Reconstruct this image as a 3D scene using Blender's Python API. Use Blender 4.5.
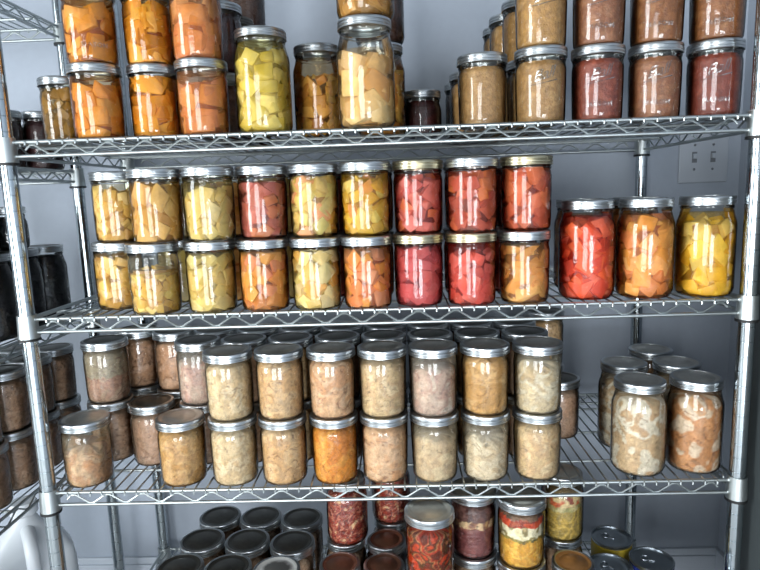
import bpy, bmesh, math, random
from mathutils import Vector, Matrix, noise
PI = math.pi
S = bpy.context.scene
for o in list(bpy.data.objects): bpy.data.objects.remove(o)
COL = S.collection
Z0 = 1.09                      # height of the camera-frame origin above the floor

# ------------------------------------------------------------------ camera
cam = bpy.data.cameras.new('camera'); co = bpy.data.objects.new('camera', cam); COL.objects.link(co)
FWD = Vector((-0.02931812, 0.98805932, -0.15125882)); RGT = Vector((0.99913525, 0.02450461, -0.03358983)); UPV = Vector((0.02948221, 0.15211281, 0.98792332))
m = Matrix.Identity(4)
for i in range(3):
    m[i][0] = RGT[i]; m[i][1] = UPV[i]; m[i][2] = -FWD[i]
m.translation = Vector((0.6682, -1.0361, 0.019 + Z0))
co.matrix_world = m
cam.sensor_width = 36; cam.lens = 36 * 596.34 / 760; cam.clip_start = .02
S.camera = co

# ------------------------------------------------------------------ world and lights
w = bpy.data.worlds.new('room_light'); S.world = w; w.use_nodes = True
nt = w.node_tree; bg = nt.nodes['Background']
tc = nt.nodes.new('ShaderNodeTexCoord'); sp = nt.nodes.new('ShaderNodeSeparateXYZ')
mr = nt.nodes.new('ShaderNodeMapRange'); cr = nt.nodes.new('ShaderNodeValToRGB')
nt.links.new(tc.outputs['Generated'], sp.inputs[0]); nt.links.new(sp.outputs['X'], mr.inputs['Value'])
mr.inputs['From Min'].default_value = -1; mr.inputs['From Max'].default_value = 1
nt.links.new(mr.outputs[0], cr.inputs[0])
cr.color_ramp.elements[0].color = (.80, .92, 1.0, 1); cr.color_ramp.elements[0].position = .1
cr.color_ramp.elements[1].color = (.13, .14, .15, 1); cr.color_ramp.elements[1].position = .75
nt.links.new(cr.outputs[0], bg.inputs[0]); bg.inputs[1].default_value = .52

def area(name, loc, target, sx, sy, power, col):
    l = bpy.data.lights.new(name, 'AREA'); l.shape = 'RECTANGLE'; l.size = sx; l.size_y = sy; l.energy = power; l.color = col
    o = bpy.data.objects.new(name, l); COL.objects.link(o); o.location = loc
    o.rotation_euler = (Vector(target) - Vector(loc)).to_track_quat('-Z', 'Y').to_euler()
    return o
area('window_daylight', (-2.3, -1.75, Z0 + .2), (.7, .1, Z0 - .2), .95, 2.0, 98, (.92, .97, 1.0))
area('low_wall_fill', (1.15, -3.2, Z0 - .55), (1.2, .5, Z0 - .5), .9, .9, 50, (.90, .95, 1.0))  # added fill lamp, no real doorway; brightens the lower back wall
area('doorway_daylight', (-.35, -3.2, Z0 - .1), (.8, .2, Z0 - .45), 1.15, 1.9, 84, (.93, .97, 1.0))
S.view_settings.view_transform = 'Standard'; S.view_settings.look = 'None'
S.view_settings.exposure = 0.12; S.view_settings.gamma = 1; S.view_settings.use_curve_mapping = False
try:
    S.cycles.transparent_max_bounces = 32
except Exception: pass

# ------------------------------------------------------------------ materials
def lin(h):
    h = h.lstrip('#'); r = []
    for i in (0, 2, 4):
        c = int(h[i:i+2], 16) / 255; r.append(c / 12.92 if c <= .04045 else ((c + .055) / 1.055) ** 2.4)
    return tuple(r) + (1,)
def mat(name):
    m = bpy.data.materials.new(name); m.use_nodes = True
    return m, m.node_tree, m.node_tree.nodes['Principled BSDF']
def noise_bump(nt, b, scale, strength, dist=.001, detail=4, coord='Object'):
    t = nt.nodes.new('ShaderNodeTexCoord'); n = nt.nodes.new('ShaderNodeTexNoise'); n.inputs['Scale'].default_value = scale; n.inputs['Detail'].default_value = detail
    bp = nt.nodes.new('ShaderNodeBump'); bp.inputs['Strength'].default_value = strength; bp.inputs['Distance'].default_value = dist
    nt.links.new(t.outputs[coord], n.inputs['Vector']); nt.links.new(n.outputs['Fac'], bp.inputs['Height']); nt.links.new(bp.outputs[0], b.inputs['Normal'])
    return n
def plain(name, hexc, rough=.5, metal=0, nscale=0, nstr=0, var=0, dist=.001):
    m, nt, b = mat(name); c = lin(hexc)
    b.inputs['Base Color'].default_value = c; b.inputs['Roughness'].default_value = rough; b.inputs['Metallic'].default_value = metal
    if nscale:
        n = noise_bump(nt, b, nscale, nstr, dist)
        if not nstr: nt.links.remove(b.inputs['Normal'].links[0])
        if var:
            r = nt.nodes.new('ShaderNodeValToRGB')
            r.color_ramp.elements[0].position = .3; r.color_ramp.elements[1].position = .7
            r.color_ramp.elements[0].color = tuple(x * (1 - var) for x in c[:3]) + (1,); r.color_ramp.elements[1].color = tuple(min(1, x * (1 + var)) for x in c[:3]) + (1,)
            nt.links.new(n.outputs['Fac'], r.inputs[0]); nt.links.new(r.outputs[0], b.inputs['Base Color'])
    return m
M = {}
M['wall'] = plain('wall_paint', '#9aa2ad', .75, 0, 60, .12, .02)
M['trim'] = plain('trim_paint', '#b4bbc4', .5, 0, 40, .05)
M['floor'] = plain('pale_grey_floor', '#b4b6b6', .45, 0, 18, .1, .12)
M['chrome'] = plain('chrome_wire', '#b2b8b8', .38, 1)
M['post'] = plain('chrome_post', '#b4bcc0', .14, 1)
M['rubber'] = plain('black_plastic', '#0c0d0e', .5, 0, 100, .1)
M['band'] = plain('silver_band', '#b4b8ba', .3, 1, 90, .04, .05)
M['gold_band'] = plain('brassy_band', '#b2aa90', .3, 1, 90, .04, .05)
M['lid'] = plain('silver_lid', '#bdbab2', .42, 1, 60, .12, .12)
M['white_lid'] = plain('cloudy_lid', '#b9b6ac', .42, 1, 45, .15, .25)
M['shaded_lid'] = plain('shaded_grey_lid', '#686762', .45, 1, 60, .12, .15)  # silver lids, colour darkened for the shelf underside they reflect
M['brown_lid'] = plain('brown_lid', '#6b4a3a', .4, .7, 60, .12, .15)
M['amber_lid'] = plain('amber_lid', '#a8794a', .4, .6, 60, .12, .15)
M['can_steel'] = plain('can_steel', '#a3aab0', .28, 1, 80, .08, .06)
M['plastic'] = plain('milky_plastic', '#c9ced2', .4, 0, 30, .05)
M['plate'] = plain('switch_plate', '#a8aeb6', .4, 0, 30, .02)
M['slot'] = plain('switch_slot_grey', '#6d7176', .5, 0, 30, .02)  # grey of the toggle surrounds and screws
M['charcoal'] = plain('charcoal_paint', '#3d4344', .55, 0, 50, .08, .06)
M['yellow_label'] = plain('yellow_label', '#b39a2e', .5, 0, 60, .05, .1)
M['blue_label'] = plain('blue_label', '#1f2f78', .4, 0, 60, .05, .1)

def glass_mat(name, tint, k=1.0, bscale=0, bstr=0):
    m, nt, b = mat(name); nt.nodes.remove(b); out = nt.nodes['Material Output']
    tr = nt.nodes.new('ShaderNodeBsdfTransparent'); tr.inputs[0].default_value = tint
    gl = nt.nodes.new('ShaderNodeBsdfGlossy'); gl.inputs['Roughness'].default_value = .09
    fr = nt.nodes.new('ShaderNodeFresnel'); fr.inputs['IOR'].default_value = 1.5
    mu = nt.nodes.new('ShaderNodeMath'); mu.operation = 'MULTIPLY'; mu.inputs[1].default_value = k; mu.use_clamp = True
    mx = nt.nodes.new('ShaderNodeMixShader')
    nt.links.new(fr.outputs[0], mu.inputs[0]); nt.links.new(mu.outputs[0], mx.inputs[0]); nt.links.new(tr.outputs[0], mx.inputs[1]); nt.links.new(gl.outputs[0], mx.inputs[2])
    nt.links.new(mx.outputs[0], out.inputs[0])
    t = nt.nodes.new('ShaderNodeTexCoord'); n = nt.nodes.new('ShaderNodeTexNoise'); n.inputs['Scale'].default_value = 55; n.inputs['Detail'].default_value = 2
    bp = nt.nodes.new('ShaderNodeBump'); bp.inputs['Strength'].default_value = .5; bp.inputs['Distance'].default_value = .001
    nt.links.new(t.outputs['Object'], n.inputs[0]); nt.links.new(n.outputs[0], bp.inputs['Height'])
    nt.links.new(bp.outputs[0], gl.inputs['Normal']); nt.links.new(bp.outputs[0], fr.inputs['Normal'])
    return m
M['glass'] = glass_mat('jar_glass', (.95, .97, .96, 1), 1.1)
M['emboss'] = glass_mat('raised_glass', (.93, .94, .94, 1), 3.0)
M['dusty_glass'] = glass_mat('dusty_jar_glass', (.92, .92, .90, 1), 1.3)

LIQ = {}
def liquid(hexc, milk):
    key = (hexc, milk)
    if key in LIQ: return LIQ[key]
    m, nt, b = mat('jar_liquid'); nt.nodes.remove(b); out = nt.nodes['Material Output']
    c = lin(hexc)
    tr = nt.nodes.new('ShaderNodeBsdfTransparent'); mxv = max(c[:3]); tr.inputs[0].default_value = tuple((x / mxv) ** .13 * .985 for x in c[:3]) + (1,)
    df = nt.nodes.new('ShaderNodeBsdfDiffuse'); df.inputs[0].default_value = c
    t = nt.nodes.new('ShaderNodeTexCoord'); n = nt.nodes.new('ShaderNodeTexNoise'); n.inputs['Scale'].default_value = 45; n.inputs['Detail'].default_value = 5
    mr = nt.nodes.new('ShaderNodeMapRange'); mr.inputs['From Min'].default_value = .3; mr.inputs['From Max'].default_value = .7
    mr.inputs['To Min'].default_value = max(0, milk - .12); mr.inputs['To Max'].default_value = min(1, milk + .12)
    mx = nt.nodes.new('ShaderNodeMixShader')
    nt.links.new(t.outputs['Object'], n.inputs[0]); nt.links.new(n.outputs['Fac'], mr.inputs[0]); nt.links.new(mr.outputs[0], mx.inputs[0])
    nt.links.new(tr.outputs[0], mx.inputs[1]); nt.links.new(df.outputs[0], mx.inputs[2]); nt.links.new(mx.outputs[0], out.inputs[0])
    LIQ[key] = m; return m

def food_mat(name, rough, bscale, bstr, var, sss=0, vscale=0, stretch=(1, 1, 1), dist=.0012):
    m, nt, b = mat(name)
    at = nt.nodes.new('ShaderNodeAttribute'); at.attribute_name = 'col'
    t = nt.nodes.new('ShaderNodeTexCoord'); mp = nt.nodes.new('ShaderNodeMapping'); mp.inputs['Scale'].default_value = stretch
    n = nt.nodes.new('ShaderNodeTexNoise'); n.inputs['Scale'].default_value = bscale; n.inputs['Detail'].default_value = 6; n.inputs['Roughness'].default_value = .65; n.inputs['Distortion'].default_value = .6
    oi = nt.nodes.new('ShaderNodeObjectInfo'); ad = nt.nodes.new('ShaderNodeVectorMath'); ad.operation = 'ADD'
    nt.links.new(t.outputs['Object'], ad.inputs[0]); nt.links.new(oi.outputs['Random'], ad.inputs[1])
    nt.links.new(ad.outputs[0], mp.inputs[0]); nt.links.new(mp.outputs[0], n.inputs['Vector'])
    mr = nt.nodes.new('ShaderNodeMapRange'); mr.inputs['From Min'].default_value = .3; mr.inputs['From Max'].default_value = .7
    mr.inputs['To Min'].default_value = 1 - var; mr.inputs['To Max'].default_value = 1 + var * .6
    nt.links.new(n.outputs['Fac'], mr.inputs[0])
    ml = nt.nodes.new('ShaderNodeVectorMath'); ml.operation = 'SCALE'
    nt.links.new(at.outputs['Color'], ml.inputs[0]); nt.links.new(mr.outputs[0], ml.inputs['Scale']); nt.links.new(ml.outputs[0], b.inputs['Base Color'])
    h = n.outputs['Fac']
    if vscale:
        v = nt.nodes.new('ShaderNodeTexVoronoi'); v.inputs['Scale'].default_value = vscale; nt.links.new(mp.outputs[0], v.inputs['Vector'])
        av = nt.nodes.new('ShaderNodeMath'); av.operation = 'ADD'; nt.links.new(n.outputs['Fac'], av.inputs[0]); nt.links.new(v.outputs['Distance'], av.inputs[1]); h = av.outputs[0]
    bp = nt.nodes.new('ShaderNodeBump'); bp.inputs['Strength'].default_value = bstr; bp.inputs['Distance'].default_value = dist
    nt.links.new(h, bp.inputs['Height']); nt.links.new(bp.outputs[0], b.inputs['Normal'])
    b.inputs['Roughness'].default_value = rough
    if sss:
        b.inputs['Subsurface Weight'].default_value = sss; b.inputs['Subsurface Scale'].default_value = .006
        b.inputs['Subsurface Radius'].default_value = (1, .6, .35)
    return m
M['fruit'] = food_mat('canned_fruit', .38, 70, .4, .16)
M['meat'] = food_mat('canned_meat', .5, 210, .55, .22, 0, 0, (1, 1, .6))
M['sauce'] = food_mat('fruit_sauce', .45, 260, .6, .2, 0, 330)
M['grain'] = food_mat('dried_grain', .6, 200, .8, .25, 0, 260)

# ------------------------------------------------------------------ mesh helpers
def link(name, bm, material, parent=None, smooth=True, kind=None):
    me = bpy.data.meshes.new(name); bm.to_mesh(me); bm.free()
    if smooth:
        for p in me.polygons: p.use_smooth = True
        me.set_sharp_from_angle(angle=.7)
    me.materials.append(material)
    o = bpy.data.objects.new(name, me); COL.objects.link(o)
    if parent: o.parent = parent
    if kind: o['kind'] = kind
    return o
def inst(name, me, parent, loc=(0, 0, 0)):
    o = bpy.data.objects.new(name, me); COL.objects.link(o); o.parent = parent; o.location = loc; return o
def box(bm, x0, x1, y0, y1, z0, z1, bev=0):
    vs = [bm.verts.new((x, y, z)) for x in (x0, x1) for y in (y0, y1) for z in (z0, z1)]
    fs = [bm.faces.new([vs[i] for i in q]) for q in ((0, 1, 3, 2), (4, 6, 7, 5), (0, 4, 5, 1), (2, 3, 7, 6), (0, 2, 6, 4), (1, 5, 7, 3))]
    if bev:
        es = list({e for f in fs for e in f.edges}); bmesh.ops.bevel(bm, geom=es, offset=bev, segments=3, affect='EDGES', profile=.5)
def lathe(bm, prof, n=40, cx=0, cy=0, cz=0, close=False):
    rings = []
    for r, z in prof:
        if r < 1e-6: rings.append([bm.verts.new((cx, cy, cz + z))])
        else: rings.append([bm.verts.new((cx + r * math.cos(2 * PI * i / n), cy + r * math.sin(2 * PI * i / n), cz + z)) for i in range(n)])
    pairs = list(zip(rings[:-1], rings[1:]))
    if close: pairs.append((rings[-1], rings[0]))
    for a, b in pairs:
        for i in range(n):
            j = (i + 1) % n
            if len(a) == 1 and len(b) == 1: continue
            if len(a) == 1: bm.faces.new((a[0], b[j], b[i]))
            elif len(b) == 1: bm.faces.new((a[i], a[j], b[0]))
            else: bm.faces.new((a[i], a[j], b[j], b[i]))
def tube(bm, pts, r, n=8):
    pts = [Vector(p) for p in pts]; rings = []; up = None
    for k, p in enumerate(pts):
        if k == 0: d = pts[1] - p
        elif k == len(pts) - 1: d = p - pts[k - 1]
        else: d = (pts[k + 1] - p).normalized() + (p - pts[k - 1]).normalized()
        d.normalize()
        if up is None: up = Vector((0, 0, 1)) if abs(d.z) < .9 else Vector((1, 0, 0))
        s = d.cross(up).normalized(); t = s.cross(d)
        rings.append([bm.verts.new(p + r * (math.cos(2 * PI * i / n) * s + math.sin(2 * PI * i / n) * t)) for i in range(n)])
    for a, b in zip(rings[:-1], rings[1:]):
        for i in range(n): bm.faces.new((a[i], a[(i + 1) % n], b[(i + 1) % n], b[i]))
    bm.faces.new(rings[0]); bm.faces.new(rings[-1])
def ball(bm, c, r, sz=1):
    g = bmesh.ops.create_uvsphere(bm, u_segments=12, v_segments=8, radius=r)
    for v in g['verts']: v.co = Vector((v.co.x, v.co.y, v.co.z * sz)) + Vector(c)
def thing(name, label, cat, loc=(0, 0, 0), group=None):
    o = bpy.data.objects.new(name, None); o.empty_display_size = .03; COL.objects.link(o); o.location = loc
    o['label'] = label; o['category'] = cat
    if group: o['group'] = group
    return o
def struct(name, bm, m, smooth=False): return link(name, bm, m, None, smooth, 'structure')

# ------------------------------------------------------------------ room
YW = .52
b = bmesh.new(); box(b, -2.7, 1.64, YW, YW + .1, 0, 2.5); struct('wall_back', b, M['wall'])
b = bmesh.new(); box(b, 1.54, 1.64, -3.4, YW, 0, 2.5); struct('wall_right', b, M['wall'])
b = bmesh.new(); box(b, -2.7, 1.64, -3.4, YW, -.1, 0); struct('floor', b, M['floor'])
b = bmesh.new()
for x0, x1, y0, y1, z0, z1 in ((-2.7, 1.54, YW - .013, YW, 0, .085), (-2.7, 1.54, YW - .009, YW, .085, .105)): box(b, x0, x1, y0, y1, z0, z1, .002)
struct('baseboard_back', b, M['trim'])
b = bmesh.new(); box(b, 1.527, 1.54, -3.4, YW - .013, 0, .105, .002); struct('baseboard_right', b, M['trim'])

# ------------------------------------------------------------------ wire shelving
BT = .024; PR = .0136; RB_ = .0033; CW = .0018
PITCH = .0657
def post_mesh(h):
    b = bmesh.new(); prof = [(0, .012), (.012, .012), (.012, .018), (.0165, .018), (.0165, .03), (PR, .031)]
    z = .055
    while z < h - .02:
        prof += [(PR, z - .0009), (PR - .0007, z - .0003), (PR - .0007, z + .0003), (PR, z + .0009)]; z += .0268
    prof += [(PR, h - .002), (PR - .002, h), (0, h)]
    lathe(b, prof, 24); return b
def truss(b, p0, p1, axis):
    # p0..p1 = ends of the top bar; zigzag between the two bars
    p0 = Vector(p0); p1 = Vector(p1); d = (p1 - p0); L = d.length; d.normalize(); dz = Vector((0, 0, -BT))
    tube(b, [p0, p1], RB_, 10); tube(b, [p0 + dz, p1 + dz], RB_, 10)
    for p in (p0, p1, p0 + dz, p1 + dz): ball(b, p, .0055)
    n = int((L - .05) / (PITCH / 2)); s = (L - n * PITCH / 2) / 2; pts = [p0 + d * (s - .012) + dz * .55]
    for k in range(n + 1):
        up = (k % 2 == 0); c = p0 + d * (s + k * PITCH / 2)
        q = dz * (.22 if up else .86)
        pts += [c - d * .004 + q, c + d * .004 + q]
    pts.append(p0 + d * (L - s + .012) + dz * .55)
    tube(b, pts, .0019, 6)
def shelf(parent, W, D, z, name='wire_shelf'):
    b = bmesh.new(); off = .016
    n = int(round((W - .03) / (PITCH / 3))); st = (W - .03) / n
    for i in range(n + 1):
        x = .015 + i * st
        y0 = -.001; y1 = D + .001
        if i in (0, n): y0 = .02; y1 = D - .02
        tube(b, [(x, y0 - .003, z - .0058), (x, y0 - .003, z - .001), (x, y0, z + .0015), (x, y1, z + .0015), (x, y1 + .003, z - .001), (x, y1 + .003, z - .0058)], CW, 6)
    for y in (D * .2, D * .5, D * .8):
        tube(b, [(.0, y, z - .0035), (W, y, z - .0035)], .003, 8)
    s = link(name, b, M['chrome'], parent)
    for a, c, ax in (((PR, 0, z), (W - PR, 0, z), 0), ((PR, D, z), (W - PR, D, z), 0), ((0, PR, z), (0, D - PR, z), 1), ((W, PR, z), (W, D - PR, z), 1)):
        b = bmesh.new(); truss(b, a, c, ax); link('edge_truss', b, M['chrome'], s)
    for x in (0, W):
        for y in (0, D):
            b = bmesh.new(); lathe(b, [(PR + .0005, .008), (PR + .0028, .008), (PR + .0045, -.034), (PR + .0005, -.034)], 24, x, y, z, True); link('corner_collar', b, M['chrome'], s)
            b = bmesh.new(); lathe(b, [(PR + .0004, -.0345), (PR + .0052, -.0345), (PR + .0052, -.039), (PR + .0004, -.039)], 24, x, y, z, True); link('split_sleeve', b, M['rubber'], s)
    return s
def rack(x, y, W, D, h, levels, label):
    t = thing('shelving_unit', label, 'shelving', (x, y, 0))
    me = None
    for px in (0, W):
        for py in (0, D):
            if me is None:
                o = link('post', post_mesh(h), M['post'], t); o.location = (px, py, 0); me = o.data
            else: o = inst('post', me, t, (px, py, 0))
            b = bmesh.new(); lathe(b, [(0, 0), (.018, 0), (.019, .004), (.015, .011), (.006, .0125), (0, .0125)], 20); f = link('leveling_foot', b, M['rubber'], o)
    for z in levels: shelf(t, W, D, z)
    return t
W = 1.276; D = .4726
Z1 = .1271 + Z0; Z2 = -.1835 + Z0; Z3 = -.5177 + Z0; Z4 = -.935 + Z0
rack(0, 0, W, D, 1.92, (Z1, Z2, Z3, Z4), 'chrome wire shelving unit in front centre, loaded with canning jars')
LX = -.105 - W; LY = -.05
L0, L1, L2, L3, L4 = .428 + Z0, .096 + Z0, -.254 + Z0, -.575 + Z0, -1.02 + Z0
rack(LX, LY, W, D, 1.92, (L0, L1, L2, L3, L4), 'second chrome wire shelving unit at left edge, standing behind the front one')

# ------------------------------------------------------------------ jars
# kind: body radius, height, band radius, shoulder drop, heel
KIND = {'p': (.0437, .127, .0456, 0), 'q': (.0486, .176, .0456, 1), 'h': (.0398, .092, .0388, 2), 'r': (.0412, .131, .0388, 2)}
BH = .0155
def body_profile(k):
    R, H, B, sh = KIND[k]; nr = B - .0035
    if sh == 0: p = [(R - .0085, 0), (R - .004, .0015), (R - .0017, .006), (R - .0010, .016), (R, H * .55), (R, H - .034), (R - .0012, H - .028), (nr - .0002, H - .023), (nr + .0012, H - .0205), (nr + .0012, H - .018), (nr - .001, H - .016), (nr - .002, H - .003)]
    elif sh == 1: p = [(R - .012, 0), (R - .006, .0015), (R - .002, .007), (R, .014), (R, H - .052), (R - .0009, H - .044), (R - .004, H - .034), (nr + .001, H - .027), (nr - .0003, H - .023), (nr + .0012, H - .0205), (nr + .0012, H - .018), (nr - .001, H - .016), (nr - .002, H - .003)]
    else: p = [(R - .010, 0), (R - .004, .0015), (R - .0014, .006), (R, .014), (R, H - .042), (R - .001, H - .034), (nr, H - .024), (nr + .001, H - .0205), (nr + .001, H - .018), (nr - .001, H - .016), (nr - .002, H - .003)]
    return p
GL = {}
def jar_meshes(k):
    if k in GL: return GL[k]
    R, H, B, sh = KIND[k]; p = body_profile(k)
    b = bmesh.new(); lathe(b, [(0, .004), (R - .016, .003), (R - .012, .0003)] + p, 48)
    g = link('tmp', b, M['glass']); gm = g.data; bpy.data.objects.remove(g)
    b = bmesh.new(); r = B
    lathe(b, [(r - .0062, H - .0012), (r - .0062, H), (r - .0028, H + .0001), (r - .0008, H - .0010), (r - .0002, H - .0026), (r - .0002, H - .0050), (r - .0014, H - .0062), (r - .0014, H - .0072), (r, H - .0084), (r, H - .0106), (r - .0012, H - .0118), (r - .0012, H - .0128), (r + .0001, H - .0138), (r + .0002, H - .0152), (r - .0012, H - BH)], 48)
    g = link('tmp', b, M['band']); bm_ = g.data; bpy.data.objects.remove(g)
    b = bmesh.new(); lr = r - .0058
    lathe(b, [(0, H - .0006), (lr * .70, H - .0006), (lr * .74, H - .0014), (lr * .86, H - .0014), (lr * .9, H - .0005), (lr * 1.0, H - .0004), (lr, H - .0022)], 48)
    g = link('tmp', b, M['lid']); lm = g.data; bpy.data.objects.remove(g)
    GL[k] = (gm, bm_, lm); return GL[k]
VAR = {}
def variant(me, mkey):
    if me.materials[0] == M[mkey]: return me
    k = (me.name, mkey)
    if k not in VAR:
        c = me.copy(); c.materials[0] = M[mkey]; VAR[k] = c
    return VAR[k]

def setcol(me, cols):
    a = me.color_attributes.new('col', 'FLOAT_COLOR', 'POINT')
    flat = [x for c in cols for x in (c[0], c[1], c[2], 1)]
    a.data.foreach_set('color', flat)
def jitter(c, rng, v=.08):
    f = 1 + rng.uniform(-v, v); return (c[0] * f, c[1] * f * (1 + rng.uniform(-v, v) * .5), c[2] * f * (1 + rng.uniform(-v, v)))
def inner_r(k, z):
    p = body_profile(k)
    for (r0, z0), (r1, z1) in zip(p[:-1], p[1:]):
        if z0 <= z <= z1: return r0 + (r1 - r0) * (z - z0) / max(1e-9, z1 - z0) - .0022
    return p[-1][0] - .0022 if z > p[-1][1] else p[0][0] - .0022

def chunks(k, seed, pal, fill=.97, size=.024, core=None, elong=1.0, flat=.8, tilt=1.0, taper=0):
    size *= .92
    """irregular cut pieces packed against the glass, with syrup-coloured core"""
    rng = random.Random(seed); R, H, B, sh = KIND[k]; top = (H - .02) * fill
    verts, faces, cols = [], [], []
    pal = [lin(c) for c in pal]
    bm = bmesh.new(); vc = []
    z = .004 + size * .42; row = 0
    rows = []
    while z < top - size * .3:
        Ri = inner_r(k, z); rc = Ri - size * .40
        n = max(5, int(2 * PI * rc / (size * elong * .86))); ph = rng.random() * 6.28
        for i in range(n): rows.append((rc * rng.uniform(.93, 1.02), ph + 2 * PI * (i + rng.uniform(-.22, .22)) / n, z + rng.uniform(-.3, .3) * size))
        if row % 2 == 0 or True:
            n2 = 3 if k != 'q' else 4
            for i in range(n2): rows.append((rc * .42, ph + 2 * PI * i / n2, z))
        z += size * rng.uniform(.72, .82); row += 1
    for (r, a, zz) in rows:
        c = Vector((r * math.cos(a), r * math.sin(a), zz)); s = size * rng.uniform(.75, 1.2) * .60
        sx, sy, sz = s * elong * rng.uniform(.85, 1.15), s * flat * rng.uniform(.85, 1.1), s * rng.uniform(.8, 1.15)
        rot = Matrix.Rotation(a + PI / 2 + rng.uniform(-.5, .5) * tilt, 3, 'Z') @ Matrix.Rotation(rng.uniform(-1, 1) * tilt, 3, 'Y') @ Matrix.Rotation(rng.uniform(-.6, .6) * tilt, 3, 'X')
        b = bmesh.new()
        for x in (-1, 1):
            for y in (-1, 1):
                for q in (-1, 1):
                    v = Vector((x * sx * rng.uniform(.55, 1.05), y * sy * rng.uniform(.55, 1.05), q * sz * rng.uniform(.55, 1.05))); b.verts.new(v)
        try: res = bmesh.ops.convex_hull(b, input=list(b.verts))
        except Exception: b.free(); continue
        bmesh.ops.bevel(b, geom=list(b.edges), offset=size * .07, segments=2, affect='EDGES', profile=.6)
        col = jitter(rng.choice(pal), rng, .10)
        base = len(verts); b.verts.ensure_lookup_table()
        for i, v in enumerate(b.verts):
            v.index = i; p = c + rot @ v.co
            p.z = min(max(p.z, .0035), top + .002 - taper * (p.x ** 2 + p.y ** 2) ** .5)
            rr = math.hypot(p.x, p.y); lim = inner_r(k, p.z)
            if rr > lim: p.x *= lim / rr; p.y *= lim / rr
            verts.append(tuple(p)); cols.append(col)
        for f in b.faces: faces.append([base + v.index for v in f.verts])
        b.free()
    # core
    cc = lin(core) if core else tuple(x * .55 for x in pal[0][:3])
    n = 24; cz = [.005 + (top - size * .6 - .005) * i / 10 for i in range(11)]; base = len(verts)
    for q in cz:
        rr = max(.01, inner_r(k, q) - size * .34)
        for i in range(n): verts.append((rr * math.cos(2 * PI * i / n), rr * math.sin(2 * PI * i / n), q)); cols.append(cc)
    for j in range(10):
        for i in range(n): faces.append([base + j * n + i, base + j * n + (i + 1) % n, base + (j + 1) * n + (i + 1) % n, base + (j + 1) * n + i])
    faces.append([base + i for i in range(n)][::-1]); faces.append([base + 10 * n + i for i in range(n)])
    me = bpy.data.meshes.new('contents'); me.from_pydata(verts, [], faces); setcol(me, cols)
    for p in me.polygons: p.use_smooth = False
    me.materials.append(M['fruit']); me.set_sharp_from_angle(angle=.6) if hasattr(me, 'set_sharp_from_angle') else None
    for p in me.polygons: p.use_smooth = True
    return me

def packed(k, seed, pal, fill=.95, cell=60, amp=.004, fine=.0015, zones=None, material='meat', topamp=.006, n=96, m=64, taper=0, seam=None):
    """solid packed food: a lumpy column against the glass; zones = [(height fraction, palette), ...]"""
    rng = random.Random(seed); R, H, B, sh = KIND[k]; top = (H - .021) * fill
    off = Vector((rng.uniform(-9, 9), rng.uniform(-9, 9), rng.uniform(-9, 9)))
    lift = .80 if (material == 'meat' and not pal[0].startswith(('#7c', '#c4481e', '#6c', '#0e'))) else 1
    zl = [(f, [tuple(v ** lift for v in lin(c)) for c in q]) for f, q in (zones or [(1.01, pal)])]
    crease_shade_lin = lin(seam) if seam else None
    verts, faces, cols = [], [], []
    for j in range(m + 1):
        t = j / m
        for i in range(n):
            a = 2 * PI * i / n
            tz = top + topamp * noise.noise(Vector((math.cos(a) * 1.6, math.sin(a) * 1.6, seed * .37)) * 1.3)
            z = .0035 + (tz - .0035) * t
            lim = inner_r(k, z); p = Vector((lim * math.cos(a), lim * math.sin(a), z))
            wv = Vector((noise.noise(p * 38 + off), noise.noise(p * 38 - off), noise.noise(p * 38 + off * 2)))
            q = p * cell * .62 + off + wv * 1.5
            f1 = noise.noise(q); f2 = noise.noise(q * 2.1 + off)
            cre = max(0, 1 - abs(f1) / .10) * (.35 + .65 * min(1, abs(noise.noise(q * .7 - off)) * 3)) + .45 * max(0, 1 - abs(f2) / .10)
            cre = min(1, cre)
            r = lim - amp * cre - fine * abs(noise.noise(p * 240 + off)) * 2 - fine * .8 * abs(f2) - taper * max(0, t - .6) * R
            if t > .93: r -= (t - .93) / .07 * .004
            h = min(.999, max(0, .5 + .95 * noise.noise(q * .55 + off * 2)))
            tt = t + .05 * noise.noise(p * 60 + off) + .03 * noise.noise(p * 200)
            pl = next((pl_ for f, pl_ in zl if tt <= f), zl[-1][1])
            u = h * (len(pl) - 1); k0 = int(u); e = min(1, max(0, (u - k0 - .35) / .3)); k1 = min(k0 + 1, len(pl) - 1)
            c = [pl[k0][x] * (1 - e) + pl[k1][x] * e for x in range(3)]; g_ = 1 + .22 * noise.noise(p * 150 + off * 3) + .25 * noise.noise(Vector((p.x * 330, p.y * 330, p.z * 120)) + wv * 4)
            c = [x * g_ for x in c]
            if crease_shade_lin and cre > .35:  # crease shade blended into the food colour
                e = min(.85, (cre - .35) * 1.5); c = [c[x] * (1 - e) + crease_shade_lin[x] * e for x in range(3)]
            verts.append((r * math.cos(a), r * math.sin(a), z)); cols.append(c)
    for j in range(m):
        for i in range(n): faces.append([j * n + i, j * n + (i + 1) % n, (j + 1) * n + (i + 1) % n, (j + 1) * n + i])
    faces.append([i for i in range(n)][::-1])
    ct = len(verts); verts.append((0, 0, top + .001)); cols.append(zl[-1][1][0])
    for i in range(n): faces.append([m * n + i, m * n + (i + 1) % n, ct])
    me = bpy.data.meshes.new('contents'); me.from_pydata(verts, [], faces); setcol(me, cols)
    for p in me.polygons: p.use_smooth = True
    me.materials.append(M[material]); return me

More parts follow.
